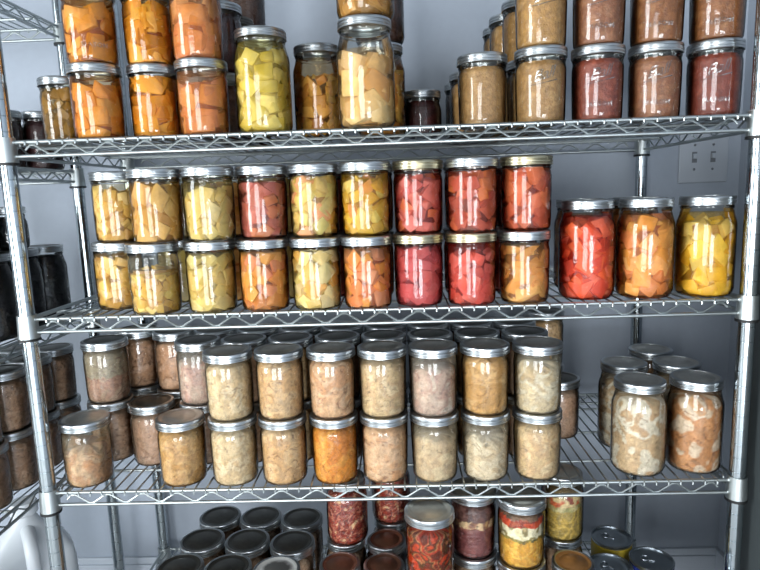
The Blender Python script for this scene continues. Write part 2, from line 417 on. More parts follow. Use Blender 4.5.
def liquid_mesh(k, lo, hi, m):
    R, H, B, sh = KIND[k]; z1 = (H - .021) * hi; z0 = .003 if lo == 0 else (H - .021) * lo
    b = bmesh.new(); p = [(0, z0)]; n = 10
    for i in range(n + 1):
        z = z0 + (z1 - z0) * i / n; p.append((inner_r(k, z) + .0009, z))
    p.append((0, z1)); lathe(b, p, 36)
    me = bpy.data.meshes.new('liquid'); b.to_mesh(me); b.free()
    for q in me.polygons: q.use_smooth = True
    me.materials.append(m); return me

CONT = {}
def content(spec, k, seed):
    key = (spec, k, seed)
    if key in CONT: return CONT[key]
    d = dict(SPEC[spec]); fn = d.pop('fn'); liq = d.pop('liq', None)
    me = fn(k, seed, **d)
    lm = liquid_mesh(k, liq[2], liq[3], liquid(liq[0], liq[1])) if liq else None
    CONT[key] = (me, lm); return CONT[key]

def ck(pal, size=.024, core=None, fill=.98, liq=None, **k):
    return dict(fn=chunks, pal=pal, size=size, core=core, fill=fill, liq=liq or (pal[0], .06, 0, .99), **k)
def pk(pal, fill=.95, liq=None, **k):
    return dict(fn=packed, pal=pal, fill=fill, liq=liq, **k)
SPEC = {
 'peach': ck(['#e2a850', '#dc9c40', '#e8b868', '#d48c38'], .030, '#8a4410', liq=('#d48c3c', .12, 0, 1.0), elong=1.45, flat=.6, tilt=.45),
 'deep_peach': ck(['#dca038', '#d49430', '#e2b050', '#c88a2c'], .034, '#7b3c0c', liq=('#cc8830', .10, 0, 1.0), elong=1.7, flat=.55, tilt=.35),
 'pale_peach': ck(['#e2a868', '#da9858', '#e6b880', '#d49060'], .030, '#8e4a20', liq=('#d08850', .18, 0, 1.0), elong=1.4, flat=.6, tilt=.45),
 'olive_fruit': ck(['#a87f38', '#977030', '#8a6a3c'], .022, '#4a3010', liq=('#9a7a40', .2, 0, 1.0)),
 'potato': ck(['#dec870', '#d6bc5c', '#e6d288', '#ccb254'], .030, '#8a7420', liq=('#d8c060', .06, 0, .99), fill=.92),
 'apple_dark': ck(['#d0a458', '#bc8c48', '#d8b468', '#b47c3c'], .026, '#3a2208', fill=.80, liq=('#a87838', .06, 0, .96)),
 'pear': ck(['#dcb878', '#d0a864', '#e2c48c', '#c89850'], .038, '#9a7030', fill=.80, liq=('#d0b080', .12, 0, .80), elong=1.3, tilt=.5),
 'apple_slices': ck(['#c09450', '#b08440', '#caa260'], .034, '#7a5620', liq=('#b88c4c', .25, 0, 1.0), elong=1.5, flat=.6, tilt=.4),
 'jam': pk(['#3c1010', '#2e0c0c', '#451512'], 1.0, amp=.0005, fine=.0002, material='sauce', topamp=0),
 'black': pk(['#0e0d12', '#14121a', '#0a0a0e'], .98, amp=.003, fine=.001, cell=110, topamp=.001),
 'brown_jar': pk(['#4a2a18', '#3a1d12', '#553020'], .98, amp=.002, fine=.001, material='sauce', topamp=.001),
 'tan_sauce': pk(['#a88150', '#9e7748', '#b08a5a'], .985, amp=.0006, fine=.0005, cell=200, material='sauce', topamp=.001),
 'gold_sauce': pk(['#b58a50', '#a87e48', '#bc9460'], .985, amp=.0006, fine=.0005, cell=200, material='sauce', topamp=.001),
 'rose_sauce': pk(['#92603f', '#8a5638', '#9a6848'], .985, amp=.0006, fine=.0005, cell=200, material='sauce', topamp=.001),
 'red_sauce': pk(['#8a4430', '#7e3a28', '#944c36'], .985, amp=.0005, fine=.0004, cell=200, material='sauce', topamp=.001),
 'brick_sauce': pk(['#823c2a', '#763222', '#8a4430'], .985, amp=.0005, fine=.0004, cell=200, material='sauce', topamp=.001),
 'umber_sauce': pk(['#905a30', '#845028', '#98643a'], .985, amp=.0005, fine=.0004, cell=200, material='sauce', topamp=.001),
 'yellow_fruit': ck(['#dcb870', '#d4aa5a', '#e4c888', '#cca058'], .025, '#8a6420', fill=.96),
 'yellow_big': ck(['#d8b478', '#d0a868', '#dec08c', '#c89c60'], .031, '#80551c', fill=.97, liq=('#cfa050', .12, 0, .98)),
 'lemon_fruit': ck(['#dac282', '#d2b86e', '#e0ce96', '#ccb068'], .028, '#86701c', fill=.95),
 'yellow_crumb': ck(['#deb44e', '#d2a444', '#e4c268', '#cc9838'], .019, '#9a6c20', fill=.84, taper=.5, liq=('#c8c0a8', .06, 0, .94)),
 'rosy_mix': ck(['#c88474', '#c47c6c', '#d0905c', '#bc7468'], .026, '#5e2018', fill=.9, liq=('#c07058', .10, 0, .95)),
 'sunset_mix': ck(['#dcc078', '#d8c888', '#dc9c78', '#e0a648', '#ccb06c'], .028, '#8a5a1c', fill=.98),
 'yellow_strand': ck(['#dec060', '#dcb24c', '#dc9c6c', '#dccc8c', '#ccac58'], .024, '#8a5c14', fill=.99, elong=1.3, liq=('#d8a030', .1, 0, 1.0)),
 'coral': ck(['#d08474', '#ca7870', '#d8948a', '#d08450'], .025, '#641c14', fill=.97, liq=('#c45444', .10, 0, .98)),
 'rust': ck(['#c87c5c', '#bc6c5c', '#cc8850', '#b46454'], .026, '#5c1c10', fill=.98, liq=('#b84c30', .12, 0, .99)),
 'tangerine': ck(['#d08260', '#c87860', '#d89068', '#bc6a54'], .027, '#6a2012', fill=.99, liq=('#c4582f', .12, 0, 1.0)),
 'orange_mix': ck(['#dc9c50', '#dca858', '#d08c70', '#e0b478', '#cc8850'], .027, '#6c3210', fill=.95),
 'pale_mix': ck(['#dcc684', '#e2d09a', '#dab868', '#dca454', '#dcc8a0'], .028, '#8a701c', fill=.96),
 'orange_pink': ck(['#e09850', '#dc8e60', '#dca880', '#e2aa58', '#d49478'], .026, '#7a3010', fill=.97),
 'magenta': ck(['#cc746c', '#c46c66', '#d4827c', '#c06a64'], .026, '#621418', fill=.96, liq=('#c04448', .14, 0, .99)),
 'scarlet': ck(['#d47464', '#cc6c60', '#d88478', '#c86e66'], .024, '#6c1814', fill=.96, liq=('#cc4c3c', .14, 0, .99)),
 'peach_slices': ck(['#dcac6c', '#d8a060', '#e2b87c', '#cc9050'], .026, '#80502c', fill=.93, elong=2.1, flat=.5, tilt=.9, liq=('#d09858', .08, 0, .95)),
 'red_quart': ck(['#e2744c', '#dc6c54', '#e68858', '#de8c70', '#d26450'], .031, '#8a1c10', fill=.93, liq=('#dc4c34', .12, 0, .95)),
 'apricot_quart': ck(['#e0a858', '#e4b66c', '#d8946c', '#dc9460', '#e8c080'], .031, '#84420f', fill=.93, liq=('#d88c48', .10, 0, .95)),
 'golden_quart': ck(['#e4bc48', '#e0b43c', '#e6cc68', '#dcc48c', '#dca850'], .034, '#8e6010', fill=.93, liq=('#d8a838', .10, 0, .95)),
 'shred_cream': pk(['#e2c89c', '#d8b888', '#ead4ae', '#cca878'], .95, cell=95, amp=.003, liq=('#d0c4ac', .18, 0, 1.0), seam='#8a6c48'),
 'shred_tan': pk(['#d4a874', '#c89c68', '#dcb888', '#c8a880'], .97, cell=80, amp=.0035, liq=('#d0bc9c', .12, 0, 1.0), seam='#7c5634'),
 'smooth_pink': pk(['#dab48c', '#d8ac84', '#dcbc9c', '#d09c70'], .97, cell=42, amp=.004, fine=.0008, liq=('#c4a888', .14, 0, 1.0), seam='#805844'),
 'shred_grey': pk(['#dcc098', '#d2b488', '#c8a47c', '#e4cca8'], .93, cell=130, amp=.003, liq=('#ccbc9c', .20, 0, 1.0), seam='#7a6444'),
 'pink_grey': pk(['#dcbca8', '#d2ac98', '#c49080', '#e4ccb8'], .80, cell=110, amp=.004, liq=('#c4bcae', .28, 0, 1.0), seam='#84584c'),
 'golden_meat': pk(['#cca064', '#c09458', '#d4b07c', '#c8a070'], .97, cell=70, amp=.003, liq=('#b89868', .14, 0, 1.0), seam='#805c34'),
 'white_lumps': pk(['#dcc8a8', '#d4bc94', '#e4d8c0', '#c8a878'], .86, cell=48, amp=.007, liq=('#ccc4b0', .22, 0, 1.0), seam='#8c7454', topamp=.02),
 'orange_meat': pk(['#dc9838', '#d88c30', '#e0a850', '#cc8030'], .97, cell=62, amp=.004, liq=('#cc8c3c', .12, 0, 1.0), seam='#7c4410'),
 'layer_grey': pk(['#dcc098', '#ccac84', '#e8d0a8'], .78, cell=95, amp=.004, liq=('#c8bca4', .26, 0, 1.0), seam='#7c6648'),
 'grey_shred': pk(['#e4d0b0', '#d4bc98', '#ecdcc0', '#c4a880'], .72, cell=100, amp=.005, liq=('#c8bca6', .30, 0, 1.0), seam='#6c6450', topamp=.018),
 'breast': pk(['#d0a070', '#c88c5c', '#d8b088', '#c89478'], .70, cell=38, amp=.007, fine=.0006, liq=('#c0b6a0', .20, 0, .95), seam='#7c4c30', topamp=.02),
 'brown_pink': pk(['#c8a08a', '#bc947c', '#d4b09c'], .92, cell=90, amp=.002, liq=('#a8947c', .25, 0, 1.0), seam='#7a5444'),
 'two_zone': pk(['#bc8c78'], .95, cell=80, amp=.003, zones=[(.52, ['#c49480', '#b88470', '#c8a48c', '#b07460']), (1.1, ['#b4a68c', '#a89c84', '#bcae98'])], liq=('#a89c88', .25, 0, 1.0), seam='#7c4c40'),
 'thigh': pk(['#d0a484', '#c49470', '#dcb498'], .95, cell=55, amp=.004, liq=('#a89078', .18, 0, 1.0), seam='#70482c'),
 'marble_quart': pk(['#ccb08c', '#c4a480', '#e0dcd0', '#e8e4dc', '#b89470', '#c8ac88'], .93, cell=36, amp=.004, liq=('#b4a488', .16, 0, 1.0), seam='#806444'),
 'bacon_quart': pk(['#c48c5c', '#b87c4c', '#d8ccbc', '#e0d8cc', '#c89868', '#bc8858'], .93, cell=40, amp=.004, liq=('#b49878', .14, 0, 1.0), seam='#7a4c28'),
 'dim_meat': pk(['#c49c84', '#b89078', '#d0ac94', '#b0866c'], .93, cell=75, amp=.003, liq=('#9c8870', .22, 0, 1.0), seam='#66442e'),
 'red_relish': pk(['#7c2418', '#94341f', '#5c1812', '#b06850', '#8c3020', '#c8a078'], .96, cell=330, amp=.003, seam='#3c0c08'),
 'veg_stew': pk(['#c4481e', '#d05824', '#6e2c18', '#4c4420', '#b89468', '#a83c1c', '#5c2414'], .88, cell=170, amp=.004, seam='#401408', liq=('#803018', .05, 0, .95)),
 'maroon_meat': pk(['#6c3430'], .95, cell=70, amp=.003, zones=[(.60, ['#7c4440', '#703a38', '#8c5448']), (.74, ['#b48c5c', '#8c5c44', '#d0b088']), (1.1, ['#5c3a34', '#6c4840', '#4c2c28'])], seam='#38181a'),
 'bean_soup': dict(fn=packed, pal=['#c49030'], fill=.97, cell=150, amp=.0022, material='grain', seam=None, zones=[(.50, ['#d09c38', '#c89030', '#d8a848', '#c08828']), (.56, ['#6c5c28', '#8c7c38', '#4c4820']), (.80, ['#d8c8a0', '#e0d4b4', '#8c7c50', '#c8b080']), (.94, ['#b83c1c', '#c84c20', '#8c3018', '#a85030']), (1.1, ['#5c4838', '#806048'])], liq=None),
 'bean_soup_dull': dict(fn=packed, pal=['#c49030'], fill=.97, cell=150, amp=.0022, material='grain', seam=None, zones=[(.58, ['#a88838', '#988040', '#b89848', '#887030']), (.68, ['#8c8450', '#b8a878']), (.88, ['#a84428', '#b85830', '#c8b080', '#7c3018']), (1.1, ['#6c5838', '#806840'])], liq=None),
}
EMB_TURN = {}
LET = {}
def letter_mesh(k, which):
    """raised glass lettering wrapped round the jar front (-y side)"""
    key = (k, which)
    if key in LET: return LET[key]
    R, H, B, sh = KIND[k]; verts, faces = [], []
    rows = {'script': (('Ball', .026, H * .56, .32),), 'mason': (('MASON', .0105, H * .19, 0),)}[which]
    for txt, size, z0, shear in rows:
        cu = bpy.data.curves.new('t', 'FONT'); cu.body = txt; cu.size = size; cu.shear = shear; cu.extrude = .0004; cu.bevel_depth = .0003; cu.align_x = 'CENTER'; cu.space_character = .95 if shear else 1.25; cu.resolution_u = 3
        o = bpy.data.objects.new('t', cu); COL.objects.link(o); dg = bpy.context.evaluated_depsgraph_get(); me = bpy.data.meshes.new_from_object(o.evaluated_get(dg))
        base = len(verts)
        for v in me.vertices:
            a = v.co.x / R - PI / 2; rr = R + .0002 + v.co.z; verts.append((rr * math.cos(a), rr * math.sin(a), z0 + v.co.y + (.25 * v.co.x if shear else 0)))
        for p in me.polygons: faces.append([base + i for i in p.vertices])
        bpy.data.objects.remove(o); bpy.data.meshes.remove(me)
        if shear:
            b = bmesh.new(); pts = [(-.022, -.0085), (-.008, -.0075), (.008, -.0042), (.024, -.0005)]
            tube(b, [((R + .0003) * math.cos(px / R - PI / 2), (R + .0003) * math.sin(px / R - PI / 2), z0 + pz) for px, pz in pts], .0008, 6)
            b.verts.index_update(); base = len(verts)
            for v in b.verts: verts.append(tuple(v.co))
            for f in b.faces: faces.append([base + v.index for v in f.verts])
            b.free()
    me = bpy.data.meshes.new('embossed_lettering'); me.from_pydata(verts, [], faces)
    me.materials.append(M['emboss']); LET[key] = me; return me
QUEUE = []
def jar(k, x, y, z, *a, **kw): QUEUE.append([k, x, y, z, a, kw])
def settle():
    """nudge jars standing at the same height apart until none touch"""
    for _ in range(500):
        for i in range(len(QUEUE)):
            a = QUEUE[i]; ra = max(KIND[a[0]][0], KIND[a[0]][2])
            for j in range(i + 1, len(QUEUE)):
                b = QUEUE[j]
                if abs(a[1] - b[1]) > .1 or abs(a[2] - b[2]) > .1: continue
                if a[3] + KIND[a[0]][1] <= b[3] + .0005 or b[3] + KIND[b[0]][1] <= a[3] + .0005: continue
                rb = max(KIND[b[0]][0], KIND[b[0]][2]); dx, dy = b[1] - a[1], b[2] - a[2]; d = math.hypot(dx, dy) or 1e-6; o = ra + rb + .0013 - d
                if o > 0:
                    dx, dy = dx / d * o * .5, dy / d * o * .5
                    a[1] -= dx; a[2] -= dy; b[1] += dx; b[2] += dy
def make_jar(k, x, y, z, spec, seed, label, group, band='band', lid='lid', rot=None, glass='glass', emboss=None):
    t = thing('mason_jar', label, 'jar', (x, y, z), group)
    t.rotation_euler[2] = (seed * 1.7) % 6.28 if rot is None else rot
    gm, bm_, lm = jar_meshes(k)
    inst('glass_body', variant(gm, glass), t); inst('screw_band', variant(bm_, band), t); inst('lid', variant(lm, lid), t)
    cm, qm = content(spec, k, seed)
    inst('contents', cm, t)
    if qm: inst('liquid', qm, t)
    for w_ in {'both': ('script', 'mason')}.get(emboss, (emboss,)) if emboss else ():
        inst({'script': 'script_lettering', 'mason': 'block_lettering'}[w_], letter_mesh(k, w_), t).rotation_euler[2] = -t.rotation_euler[2] + math.atan2(.6682 - x, y + 1.0361) + .12
    return t

ORD = ['', 'first', 'second', 'third', 'fourth', 'fifth', 'sixth', 'seventh', 'eighth', 'ninth']
G1, G2, G3, G4 = 'jars on the top shelf', 'jars on the second shelf', 'jars on the third shelf', 'jars on the bottom shelf'
GH = 0.0035
def H(k): return KIND[k][1] + .0006
z1, z2, z3, z4 = Z1 + GH, Z2 + GH, Z3 + GH, Z4 + GH
# ---- top shelf
T1 = [
 ('p', .143, .053, 0, 'peach', 'jar of orange peach slices, leftmost large jar on top shelf, under another peach jar', 'band'),
 ('p', .143, .053, 1, 'peach', 'jar of orange peach slices stacked at top left corner beside the back post', 'band'),
 ('p', .237, .079, 0, 'deep_peach', 'jar of deep amber peach slices, second in the lower peach row on top shelf', 'band'),
 ('p', .237, .079, 1, 'deep_peach', 'jar of deep amber peach slices in the middle of the upper peach row', 'band'),
 ('p', .334, .052, 0, 'pale_peach', 'jar of light orange peaches beside the yellow quart jar, lower row of top shelf', 'band'),
 ('p', .332, .052, 1, 'pale_peach', 'jar of light orange peaches rising above the yellow quart jar, upper row right', 'band'),
 ('p', .033, .150, 0, 'olive_fruit', 'brownish fruit jar half hidden at left end of top shelf', 'band'),
 ('q', .440, .061, 0, 'potato', 'large quart jar of yellow green chunks on top shelf', 'band'),
 ('q', .523, .189, 0, 'apple_dark', 'quart jar of amber fruit with dark headspace, set back between two large jars', 'band'),
 ('q', .625, .022, 0, 'pear', 'tall quart jar of pale pear pieces with wide empty headspace, top shelf centre', 'band'),
 ('q', .628, .026, 1, 'apple_slices', 'jar of golden brown slices standing on the tall pale pear quart', 'band'),
 ('q', .650, .203, 0, 'apple_dark', 'quart jar peeking out behind the tall pale pear quart on top shelf', 'band'),
 ('q', .648, .203, 1, 'brown_jar', 'dark jar stacked behind the golden brown slices at top centre', 'band'),
 ('h', .726, .235, 0, 'jam', 'small dark red jam jar alone on top shelf behind the front row', 'band'),
 ('p', .833, .098, 0, 'tan_sauce', 'jar of tan fruit sauce with nothing on it, leftmost of the sauce jars', 'band'),
 ('p', .833, .250, 0, 'tan_sauce', 'tan sauce jar directly behind the leftmost sauce jar', 'band'),
 ('p', .833, .370, 0, 'brown_jar', 'dim sauce jar third deep behind the leftmost sauce jar', 'band'),
 ('p', .931, .066, 0, 'tan_sauce', 'jar of tan fruit sauce, second from left in lower sauce row', 'band'),
 ('p', .931, .066, 1, 'gold_sauce', 'jar of golden tan sauce, leftmost front jar of the upper sauce row', 'band'),
 ('p', .934, .160, 0, 'tan_sauce', 'tan sauce jar behind the second jar of the lower sauce row', 'band'),
 ('p', .938, .232, 1, 'gold_sauce', 'golden sauce jar just behind the leftmost upper sauce jar', 'band'),
 ('p', .938, .252, 0, 'tan_sauce', 'tan sauce jar holding up the golden sauce jar at the back', 'band'),
 ('p', .928, .345, 0, 'tan_sauce', 'tan sauce jar deep in the top shelf under a small looking golden jar', 'band'),
 ('p', .928, .330, 1, 'gold_sauce', 'golden sauce jar third deep in the upper row, its silver lid fully seen', 'band'),
 ('p', .928, .437, 0, 'tan_sauce', 'tan sauce jar at the very back of the top shelf', 'band'),
 ('p', .928, .424, 1, 'gold_sauce', 'hindmost golden sauce jar of the upper row, a dark sliver against the wall', 'band'),
 ('p', 1.032, .071, 0, 'red_sauce', 'jar of brick red sauce, middle of the lower sauce row', 'band'),
 ('p', 1.032, .071, 1, 'rose_sauce', 'jar of rosy brown sauce, upper row above the brick red sauce', 'band'),
 ('p', 1.133, .073, 0, 'rose_sauce', 'jar of dusty rose sauce with specks, second from right in lower sauce row', 'band'),
 ('p', 1.133, .073, 1, 'umber_sauce', 'jar of brown sauce, upper row second from the right post', 'band'),
 ('p', 1.234, .068, 0, 'brick_sauce', 'jar of dark brick sauce with script lettering beside the right post, lower row', 'band'),
 ('p', 1.234, .068, 1, 'umber_sauce', 'jar of red brown sauce at top right corner beside the right post', 'band'),
 ('p', .335, .180, 0, 'brown_jar', 'hidden brown jar under the dark jars behind the peaches', 'band'),
 ('p', .337, .172, 1, 'jam', 'dark red jar behind the light orange peaches, lid just above the quart', 'band'),
 ('p', .338, .272, 0, 'brown_jar', 'brown jar at the lower back behind the light orange peaches', 'band'),
 ('p', .338, .266, 1, 'brown_jar', 'brown jar with a dull lid seen between light peaches and yellow quart', 'shaded_lid'),
 ('p', .345, .365, 0, 'brown_jar', 'brown jar low at the back wall behind the yellow quart', 'band'),
 ('p', .345, .365, 1, 'brown_jar', 'brown jar in the middle of the stack at the back wall', 'band'),
 ('p', .348, .360, 2, 'brown_jar', 'brown jar topping the stack at the back wall above the yellow quart', 'band'),
]
EMB = {}
for r_ in T1:
    if r_[2] < .11 and r_[0] == 'p':
        if r_[1] > 1.0: EMB[r_[5]] = 'both'
        elif r_[1] > .9: EMB[r_[5]] = 'script'
        elif r_[1] < .2 and r_[3] == 1: EMB[r_[5]] = 'mason'
sd = 1; JAR = {}
for (k, x, y, lv, spec, lab, band) in T1:
    zz = z1 + (lv * H('p') if k in 'p' else lv * H('q'))
    JAR[(1, sd)] = jar(k, x, y, zz, spec, sd if y < .2 or lv else 900, lab, G1, band, 'lid', emboss=EMB.get(lab)); sd += 1
# ---- second shelf
xA = [.151, .250, .340, .431, .523, .616, .710, .804, .900]
yA = [.075, .012, .016, .042, .042, .034, .050, .026, .036]
xB = [.138, .231, .331, .428, .523, .615, .707, .801, .896]
yB = [.082, .020, .030, .030, .028, .024, .034, .027, .031]
sA = ['yellow_fruit', 'yellow_big', 'lemon_fruit', 'rosy_mix', 'sunset_mix', 'yellow_strand', 'coral', 'rust', 'tangerine']
sB = ['yellow_fruit', 'yellow_crumb', 'lemon_fruit', 'orange_mix', 'pale_mix', 'orange_pink', 'magenta', 'scarlet', 'peach_slices']
lA = ['jar of yellow chunks, leftmost in upper row of second shelf, partly hidden', 'jar of big pale yellow chunks, second in upper row of second shelf',
 'jar of lemon green chunks, third in upper row of second shelf', 'jar of rosy pink chunks with one orange piece, between yellow jars, upper row',
 'jar of yellow, cream and pink chunks, fifth in upper row of second shelf', 'jar of golden yellow fruit with stringy fibres, sixth in upper row of second shelf',
 'jar of coral pink chunks, seventh in upper row of second shelf', 'jar of rust red and orange chunks, eighth in upper row of second shelf',
 'jar of tangerine red chunks, right end of the upper row on second shelf']
lB = ['jar of yellow chunks, leftmost in lower row of second shelf, partly hidden', 'jar of crumbly golden fruit heaped below clear headspace, lower row second shelf',
 'jar of lemon green chunks, third in lower row of second shelf', 'jar of orange and yellow chunks, fourth in lower row of second shelf',
 'jar of pale yellow green pieces, fifth in lower row of second shelf', 'jar of bright orange and pink chunks, sixth in lower row of second shelf',
 'jar of magenta red fruit, seventh in lower row of second shelf', 'jar of scarlet fruit, eighth in lower row of second shelf',
 'jar of pale peach slices in curved wedges, right end of lower row beside red quart']
for i in range(9):
    gb = 'gold_band' if i in (6, 8) else 'band'
    jar('p', xB[i], yB[i], z2, sB[i], 100 + i, lB[i], G2, 'gold_band' if i in (6, 7) else 'band')
    jar('p', xA[i], yA[i], z2 + H('p'), sA[i], 120 + i, lA[i], G2, gb)
rr = ['lemon_fruit', 'orange_mix', 'sunset_mix', 'coral', 'orange_mix', 'coral', 'rust', 'coral']
for i in range(8):
    for lv in (0, 1):
        jar('p', (xB, xA)[lv][i + 1] + .004, .128 + (.012 if lv == 0 else .008), z2 + lv * H('p'), rr[i], 60, 'fruit jar in second row, behind the %s jar of the %s front row' % (ORD[i + 2], ('lower', 'upper')[lv]), G2)
for x, y, s, l in ((1.012, .050, 'red_quart', 'large quart jar of bright red orange chunks, left of three quarts on second shelf'),
                   (1.115, .047, 'apricot_quart', 'large quart jar of apricot and peach chunks, middle of three quarts on second shelf'),
                   (1.221, .045, 'golden_quart', 'large quart jar of golden yellow chunks, nearest the right post on second shelf')):
    jar('q', x, y, z2, s, 140 + int(x * 10), l, G2)
for x, l in ((1.030, 'quart jar hidden behind the red orange quart'), (1.135, 'quart jar hidden behind the apricot quart')):
    jar('q', x, .152, z2, 'apricot_quart', 61, l + ' on second shelf', G2)
# ---- third shelf
xE = [.346, .442, .540, .635, .730, .826, .923]; sE = ['shred_cream', 'shred_tan', 'smooth_pink', 'shred_grey', 'pink_grey', 'golden_meat', 'white_lumps']
sF = ['shred_cream', 'shred_tan', 'orange_meat', 'smooth_pink', 'layer_grey', 'grey_shred', 'shred_grey']
dE = ['cream shredded meat', 'tan shredded meat', 'smooth pinkish meat', 'greyish shredded meat', 'pinkish grey meat', 'golden brown meat', 'white lumpy meat']
dF = ['cream shredded meat', 'tan meat', 'bright orange meat', 'pale pinkish meat', 'meat under grey headspace', 'stringy grey meat', 'beige ground meat']
ec = ['left end', 'second', 'third', 'middle', 'third from right end', 'second from right end', 'right end']
for i in range(7):
    jar('p', xE[i], .042, z3, sF[i], 160 + i, 'jar of %s, %s of lower front row, third shelf' % (dF[i], ec[i]), G3, glass='dusty_glass')
    jar('p', xE[i], .042, z3 + H('p'), sE[i], 180 + i, 'jar of %s, %s of upper front row, third shelf' % (dE[i], ec[i]), G3, lid='white_lid' if i in (1, 2, 3) else 'lid', glass='dusty_glass')
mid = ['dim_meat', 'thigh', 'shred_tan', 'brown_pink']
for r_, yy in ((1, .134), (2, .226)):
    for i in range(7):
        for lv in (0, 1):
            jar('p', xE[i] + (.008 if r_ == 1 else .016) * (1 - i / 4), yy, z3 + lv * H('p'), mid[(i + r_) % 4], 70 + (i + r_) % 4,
                'meat jar in %s row, %s layer, behind the %s front stack' % (ORD[r_ + 1], ('lower', 'upper')[lv], ec[i]), G3, lid='shaded_lid')
for (x, y, lv, s, l, se) in (
  (.057, .047, 0, 'breast', 'single jar of pink brown meat at front left corner of third shelf', 201),
  (.152, .135, 0, 'brown_pink', 'single jar of brownish meat set back between the two left front single jars', 202),
  (.245, .044, 0, 'golden_meat', 'single jar of smooth golden meat beside the front stacks, nothing on its lid', 203),
  (.056, .157, 0, 'dim_meat', 'jar at left side of third shelf holding up the two tone meat jar', 204),
  (.056, .157, 1, 'two_zone', 'jar with greyish top and pink lower meat, upper left of third shelf', 205),
  (.176, .228, 0, 'dim_meat', 'lower meat jar deep at left, under the jar of pale thigh meat', 206),
  (.176, .228, 1, 'thigh', 'upper jar of brownish thigh meat deep at left of third shelf', 207),
  (.259, .134, 0, 'dim_meat', 'lower jar behind the golden meat jar, holding a grey pink jar', 208),
  (.259, .134, 1, 'pink_grey', 'upper jar of pink grey minced meat left of the front stacks', 209),
  (.083, .256, 0, 'dim_meat', 'lower meat jar behind the two tone stack on third shelf', 71),
  (.083, .256, 1, 'thigh', 'upper meat jar behind the two tone jar on third shelf', 72),
  (.268, .226, 0, 'dim_meat', 'lower meat jar behind the grey pink stack', 71),
  (.268, .226, 1, 'thigh', 'upper meat jar behind the grey pink minced meat jar', 72),
  (1.012, .224, 0, 'brown_pink', 'single brownish meat jar behind the right end stack of third shelf', 210),
  (1.006, .330, 0, 'brown_pink', 'lower meat jar deep behind the right end stack', 73),
  (1.006, .330, 1, 'shred_tan', 'tan meat jar in upper layer deep behind the right end stack', 211)):
    jar('p', x, y, z3 + lv * H('p'), s, se, l, G3, lid='shaded_lid' if y > .12 else 'lid', glass='dusty_glass')
for (x, y, s, l, se) in ((1.115, .049, 'marble_quart', 'large quart jar of beige meat marbled white, front left of the right hand quarts', 221),
  (1.222, .055, 'bacon_quart', 'large quart jar of orange brown meat with white fat, nearest right post on third shelf', 222),
  (1.128, .162, 'marble_quart', 'quart jar behind left, in the right hand group of quarts on third shelf', 223),
  (1.232, .155, 'marble_quart', 'quart jar behind right, in the right hand group of quarts on third shelf', 224),
  (1.222, .258, 'bacon_quart', 'hindmost quart jar in the right hand group of quarts on third shelf', 225)):
    jar('q', x, y, z3, s, se, l, G3, lid='lid', glass='dusty_glass')
# ---- bottom shelf : two pints high, with a third layer at the right
def under(k, x, y, n=2):
    for i in range(n): jar(k, x, y, z4 + i * H(k), 'dim_meat', 70, 'jar at the base of the stacks on the bottom shelf, under other jars', G4, lid='shaded_lid')
top2 = [('p', .259, .188, 'shaded_lid', 'shaded grey lidded jar, back row left, on bottom shelf'),
 ('p', .351, .184, 'shaded_lid', 'shaded grey lidded jar, back row second from left, on bottom shelf'),
 ('p', .443, .175, 'shaded_lid', 'shaded grey lidded jar, back row third from left, beside the red relish jar'),
 ('p', .248, .098, 'shaded_lid', 'shaded grey lidded jar, middle row left, on bottom shelf'),
 ('p', .343, .093, 'shaded_lid', 'shaded grey lidded jar, middle row centre, on bottom shelf'),
 ('p', .438, .084, 'shaded_lid', 'shaded grey lidded jar, middle row right, on bottom shelf'),
 ('p', .233, .007, 'shaded_lid', 'shaded grey lidded jar, front row left, cut by the bottom edge'),
 ('p', .328, .003, 'shaded_lid', 'shaded grey lidded jar, front row centre, cut by the bottom edge'),
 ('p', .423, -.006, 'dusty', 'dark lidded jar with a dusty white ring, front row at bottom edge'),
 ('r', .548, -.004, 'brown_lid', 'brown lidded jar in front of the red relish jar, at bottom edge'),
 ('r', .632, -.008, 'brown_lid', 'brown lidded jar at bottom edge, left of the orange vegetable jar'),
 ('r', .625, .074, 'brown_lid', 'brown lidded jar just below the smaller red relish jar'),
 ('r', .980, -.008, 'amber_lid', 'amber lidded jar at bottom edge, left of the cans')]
# dusty ring: dried residue in its own shape on one lid
mm, nt_, bb = mat('dusty_ring_lid'); bb.inputs['Metallic'].default_value = .6; bb.inputs['Roughness'].default_value = .6
t_ = nt_.nodes.new('ShaderNodeTexCoord'); ln = nt_.nodes.new('ShaderNodeVectorMath'); ln.operation = 'LENGTH'; n_ = nt_.nodes.new('ShaderNodeTexNoise'); n_.inputs['Scale'].default_value = 90
mpp = nt_.nodes.new('ShaderNodeMapping'); mpp.inputs['Scale'].default_value = (1, 1, 0); ad_ = nt_.nodes.new('ShaderNodeMath'); ad_.operation = 'MULTIPLY_ADD'; ad_.inputs[1].default_value = .012
rp = nt_.nodes.new('ShaderNodeValToRGB'); mr_ = nt_.nodes.new('ShaderNodeMapRange'); mr_.inputs['From Max'].default_value = .05
nt_.links.new(t_.outputs['Object'], mpp.inputs[0]); nt_.links.new(mpp.outputs[0], ln.inputs[0]); nt_.links.new(t_.outputs['Object'], n_.inputs['Vector'])
nt_.links.new(n_.outputs['Fac'], ad_.inputs[0]); nt_.links.new(ln.outputs['Value'], ad_.inputs[2]); nt_.links.new(ad_.outputs[0], mr_.inputs[0]); nt_.links.new(mr_.outputs[0], rp.inputs[0])
rp.color_ramp.elements[0].color = lin('#6c6c69'); rp.color_ramp.elements[0].position = .58
rp.color_ramp.elements[1].color = lin('#d8d8d4'); rp.color_ramp.elements[1].position = .72
nt_.links.new(rp.outputs[0], bb.inputs['Base Color']); M['dusty'] = mm
